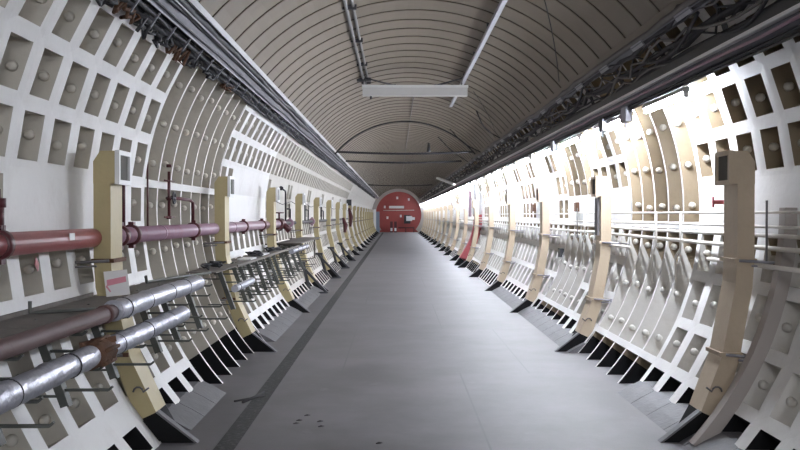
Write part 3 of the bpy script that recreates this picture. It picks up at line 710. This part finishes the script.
# conduit strip on the second right post
for k, lab in ((1, 'grey conduit strip on the inner face of the second right post'),):
    yy = Y0 + BAY * k; x = CX + 2.15
    mb = MB(); mb.box((x - .012, yy - .06, 1.36), (x + .014, yy + .10, 1.80)); tag(mb.build('conduit_strip', 'dusty'), lab, 'conduit')
# grey curved conduit down the lining at the right edge
pts = [(circ(1, 2.45, a)[0], 6.18, circ(1, 2.45, a)[1]) for a in range(-40, 1, 4)]
mb = MB()
for a, b in zip(range(-42, 0, 3), range(-39, 3, 3)):
    p = [circ(1, 2.41, a), circ(1, 2.50, a), circ(1, 2.50, b), circ(1, 2.41, b)]; mb.prism(p, 6.44, 6.54)
tag(mb.build('curved_rib', 'greywall'), 'grey curved rib down the lining behind the nearest right post', 'rib')
# red rib further down on the right with pipes above
def curved_plate(name, m, ya, yb, off0, off1, a0, a1):
    mb = MB(); st = 3; a = a0
    while a < a1:
        f0 = (a - a0) / (a1 - a0); f1 = (min(a + st, a1) - a0) / (a1 - a0); b = min(a + st, a1)
        mb.prism([circ(1, off0, a), circ(1, off1, a), circ(1, off1, b), circ(1, off0, b)], ya, yb); a += st
    return mb.build(name, m)
t = empty('red_rib', (2.2, 30.2, 0), 'curved red painted rib standing against the right wall', 'rib')
o = curved_plate('rib_plate', 'redrib', 30.1, 30.35, 2.26, 2.55, -38, 3); o.parent = t; o.matrix_parent_inverse = Matrix.Translation(-Vector(t.location))
mb = MB(); mb.prism([(CX + 1.62, .0), (CX + 1.80, .25), (CX + 2.05, .2), (CX + 2.0, 0)], 30.1, 30.35); lpart(mb, 'rib_foot', 'black', t)
for q, (dx, lab) in enumerate(((-.02, 'white vertical pipe above the curved red rib, left one'), (.17, 'white vertical pipe above the curved red rib, right one'))):
    pipe_thing('drop_pipe', [([(2.48 + dx, 29.9, 1.62), (2.48 + dx, 29.9, 2.60)], .05)], 'white', lab)
mb = MB(); mb.box((2.30, 29.95, 1.55), (2.38, 30.1, 2.35)); tag(mb.build('wall_panel', 'mauve'), 'mauve panel beside the white pipes above the red rib', 'panel')

# ------------------------------------------------------------------ under the ceiling
t = empty('ceiling_rail', (-.51, 1, 3.9), 'dark conduit pair running along the left part of the ceiling to the lamp', 'rail')
mb = MB(); mb.tube([(-.555, 1, 3.915), (-.555, 16.9, 3.90)], .022, 8); mb.tube([(-.48, 1, 3.935), (-.48, 16.5, 3.925)], .018, 8); lpart(mb, 'conduit', 'dusty', t)
for k in range(8):
    mb = MB(); yy = 2.6 + 2 * k; mb.box((-.6, yy, 3.89), (-.44, yy + .04, 3.945)); lpart(mb, 'saddle', 'dark', t)
mb = MB(); mb.box((-.66, 16.0, 3.86), (-.42, 16.2, 3.91)); lpart(mb, 'end_plate', 'dark', t)
t = empty('ceiling_rail', (1.12, 1, 3.82), 'pale steel rail running along the right part of the ceiling past the lamp', 'rail')
mb = MB(); mb.bar((1.12, 1, 3.825), (1.12, 19.4, 3.825), .055, .045); lpart(mb, 'rail', 'galv', t)
for k in range(8):
    mb = MB(); yy = 3.4 + 2 * k; mb.box((1.09, yy, 3.845), (1.15, yy + .05, 3.93)); lpart(mb, 'clip', 'dark', t)
t = empty('ceiling_lamp', (.32, 16.0, 3.68), 'long unlit white fluorescent fitting hung across the tunnel ceiling', 'lamp')
mb = MB(); mb.box((-.57, 15.9, 3.735), (1.21, 16.10, 3.775)); lpart(mb, 'spine', 'lamp_body', t)
mb = MB(); mb.prism([(-.56, 3.60), (1.20, 3.60), (1.20, 3.735), (-.56, 3.735)], 15.92, 16.08); lpart(mb, 'diffuser', 'diffuser', t)
for xa, xb in ((-.02, -.5), (.67, 1.1)):
    mb = MB()
    for dy in (-.07, .07): mb.tube([(xa, 16.0 + dy, 3.775), (xb, 15.7, 3.86)], .010, 5)
    mb.tube([(xb, 15.6, 3.87), (xb, 16.0, 3.77)], .010, 5)
    mb.tube([(xa, 16, 3.77), (xa, 16, 3.80)], .02, 6)
    lpart(mb, 'hanging_wire', 'dark', t)
mb = MB(); mb.tube([(-.42, 16, 3.60), (-.42, 16, 3.55)], .02, 6); lpart(mb, 'pull_switch', 'dark', t)
# hoop conduit and crossing cables
pts = [(CX + 2.36 * cos(radians(a)), 24.5, CZ + 2.36 * sin(radians(a))) for a in range(40, 142, 4)]
pipe_thing('hoop_conduit', [(pts, .02)], 'cable', 'dark hoop conduit arching across the ceiling beyond the hanging lamp', 'conduit')
for q, (yy, z, lab) in enumerate(((24.6, 3.235, 'upper straight dark cable crossing under the ceiling'), (28.9, 3.24, 'second straight dark cable crossing under the ceiling, below the first'), (52, 3.25, 'farthest dark cable crossing near the red end wall'))):
    pipe_thing('crossing_cable', [([(CX - 1.76 + 3.52 * k / 12, yy, z - .05 * sin(pi * k / 12)) for k in range(13)], .028)], 'cable', lab, 'cable')
pipe_thing('seam_wire', [([(.36, y, CZ + 2.385) for y in range(18, 60, 4)], .010)], 'dusty', 'thin pale wire running along the crown of the ceiling beyond the lamp', 'cable')
for k, y0c, a0, a1, lab in ((0, 9.2, 60, 42, 'thin wire curving down the right side of the ceiling from the rail'), (1, 16.6, 62, 42, 'thin wire trailing right from the hanging lamp to the cable tray')):
    pts = [(CX + 2.385 * cos(radians(a0 + (a1 - a0) * f / 10)), y0c + f * .25, CZ + 2.385 * sin(radians(a0 + (a1 - a0) * f / 10))) for f in range(11)]
    pipe_thing('ceiling_wire', [(pts, .005)], 'cable', lab, 'cable')
mb = MB(); mb.tube([(1.05, 30.5, 3.93), (1.05, 30.5, 3.62)], [.03, .07], 8); tag(mb.build('ceiling_hook', 'dark'), 'small dark hook hanging from the ceiling behind the lamp', 'hook')
# slanting light fitting near the far right
mb = MB(); mb.bar((1.55, 35.5, 2.98), (2.1, 34.5, 2.72), .12, .07); tag(mb.build('tilted_batten', 'white'), 'tilted white lamp batten at the far end of the right cable run', 'lamp')

# ------------------------------------------------------------------ end wall furniture
t = empty('end_lamp', (.05, 88.9, 2.30), 'long pale lamp fitting across the red end wall', 'lamp')
mb = MB(); mb.box((-.65, 88.75, 2.22), (.75, 88.99, 2.45)); lpart(mb, 'fitting', 'white', t)
pipe_thing('end_pipe', [([(-1.2, 88.5, 2.02), (1.7, 88.5, 2.05)], .03)], 'pipewhite', 'thin pale pipe across the red end wall under the lamp')
mb = MB(); mb.box((.95, 88.3, 1.05), (1.5, 88.6, 1.5)); mb.box((1.35, 88.2, 1.15), (1.75, 88.5, 1.4)); tag(mb.build('wall_cabinet', 'white'), 'white cabinet on the right half of the red end wall', 'cabinet')
mb = MB(); mb.box((.75, 88.55, .8), (1.35, 88.7, 1.6)); tag(mb.build('dark_panel', 'dark'), 'dark panel behind the white cabinet on the red end wall', 'panel')
for q, (x, lab) in enumerate(((-.42, 'left of two dark pillars in front of the red end wall'), (-.05, 'right of two dark pillars in front of the red end wall'))):
    mb = MB(); mb.box((x - .12, 87.6, 0), (x + .12, 87.85, 1.0)); mb.box((x - .09, 87.55, .12), (x + .09, 87.6, .4), 1); tag(mb.build('short_pillar', ['darkred', 'white']), lab, 'pillar')
pipe_thing('guard_rail', [([(0.2, 87.7, .42), (1.7, 87.7, .42)], .05), ([(.9, 87.7, 0), (.9, 87.7, .42)], .04), ([(1.65, 87.7, 0), (1.65, 87.7, .42)], .04)], 'darkred', 'low dark red guard rail before the red end wall', 'rail')
for q, (x, z, lab) in enumerate(((-1.05, 2.35, 'small white notice at the upper left of the red end wall'), (-.8, 1.35, 'small white notice at the middle left of the red end wall'), (.45, 1.5, 'small white notice near the centre of the red end wall'), (.12, 3.2, 'small pale plate near the top of the red end wall'), (1.2, 3.05, 'small pale plate at the upper right of the red end wall'))):
    mb = MB(); mb.box((x - .09, 88.9, z - .12), (x + .09, 88.995, z + .12)); tag(mb.build('wall_notice', 'paper'), lab, 'notice')
t = empty('side_door', (-1.95, 84, 0), 'blue grey door with a pale frame at the far left end', 'door')
mb = MB(); mb.box((-1.98, 84, .02), (-1.76, 84.1, 2.1)); lpart(mb, 'door_frame', 'white', t)
mb = MB(); mb.box((-1.76, 84.0, .02), (-1.45, 84.08, 1.9)); lpart(mb, 'door_leaf', 'blue', t)

# floor marks
GM = 'small dark marks on the floor slab'
for q, (px, py) in enumerate(((296, 424), (299, 421), (320, 422), (321, 427), (307, 416), (379, 444))):
    y = 1.6 * 950 / (py - 215); x = (px - 396) * y / 950
    mb = MB(); a = random.uniform(0, 3); l = .022
    mb.tube([(x - l, y - .01, .001), (x, y, .003), (x + l, y + .012, .001)], [.004, .009, .003], 6)
    tag(mb.build('floor_mark', 'litter'), 'small dark crumb on the floor slab near the camera', 'debris', GM)

# ------------------------------------------------------------------ lights behind the viewpoint (unseen, added to light the near left wall)
def fill_lamp(loc, label, ln=.75, st='tube_fill'):
    t = empty('strip_lamp', loc, label, 'lamp')  # added fill lamp, out of view
    mb = MB(); mb.box((-ln, -.06, .0), (ln, .06, .06)); mb.build('batten', 'lamp_body', t)
    mb = MB(); mb.tube([(-ln + .03, 0, -.03), (ln - .03, 0, -.03)], .03, 10); mb.build('tube', st, t)
    return t
fill_lamp((.1, -1.6, 3.55), 'added fill lamp hung across the tunnel behind the viewpoint')
for q, yy in enumerate((-.4, -2.6, -4.8)):  # unseen lamps added along the trunking to light the left wall
    dup(lamp0, (LX, yy, LZ), '%s added lit strip lamp on the right trunking behind the viewpoint' % ORD[q])

w = bpy.data.worlds.new('World'); scn.world = w; w.use_nodes = True
w.node_tree.nodes['Background'].inputs[0].default_value = (.80, .85, 1, 1); w.node_tree.nodes['Background'].inputs[1].default_value = .35

# ------------------------------------------------------------------ camera
cam = bpy.data.cameras.new('camera'); co = bpy.data.objects.new('camera', cam); COL.objects.link(co); scn.camera = co
cam.sensor_width = 36; cam.lens = 950 / 800 * 36; cam.clip_end = 300; cam.clip_start = .05
co.location = (0, 0, 1.6)
co.rotation_euler = (radians(90) - math.atan(10 / 950), 0, -math.atan(4 / 950))
scn.view_settings.view_transform = 'Standard'; scn.view_settings.look = 'None'; scn.view_settings.gamma = 1
scn.view_settings.exposure = 0.0
scn.view_settings.use_curve_mapping = False
scn.cycles.use_light_tree = True
scn.cycles.use_denoising = True
scn.cycles.max_bounces = 8; scn.cycles.diffuse_bounces = 6
scn.cycles.sample_clamp_indirect = 8
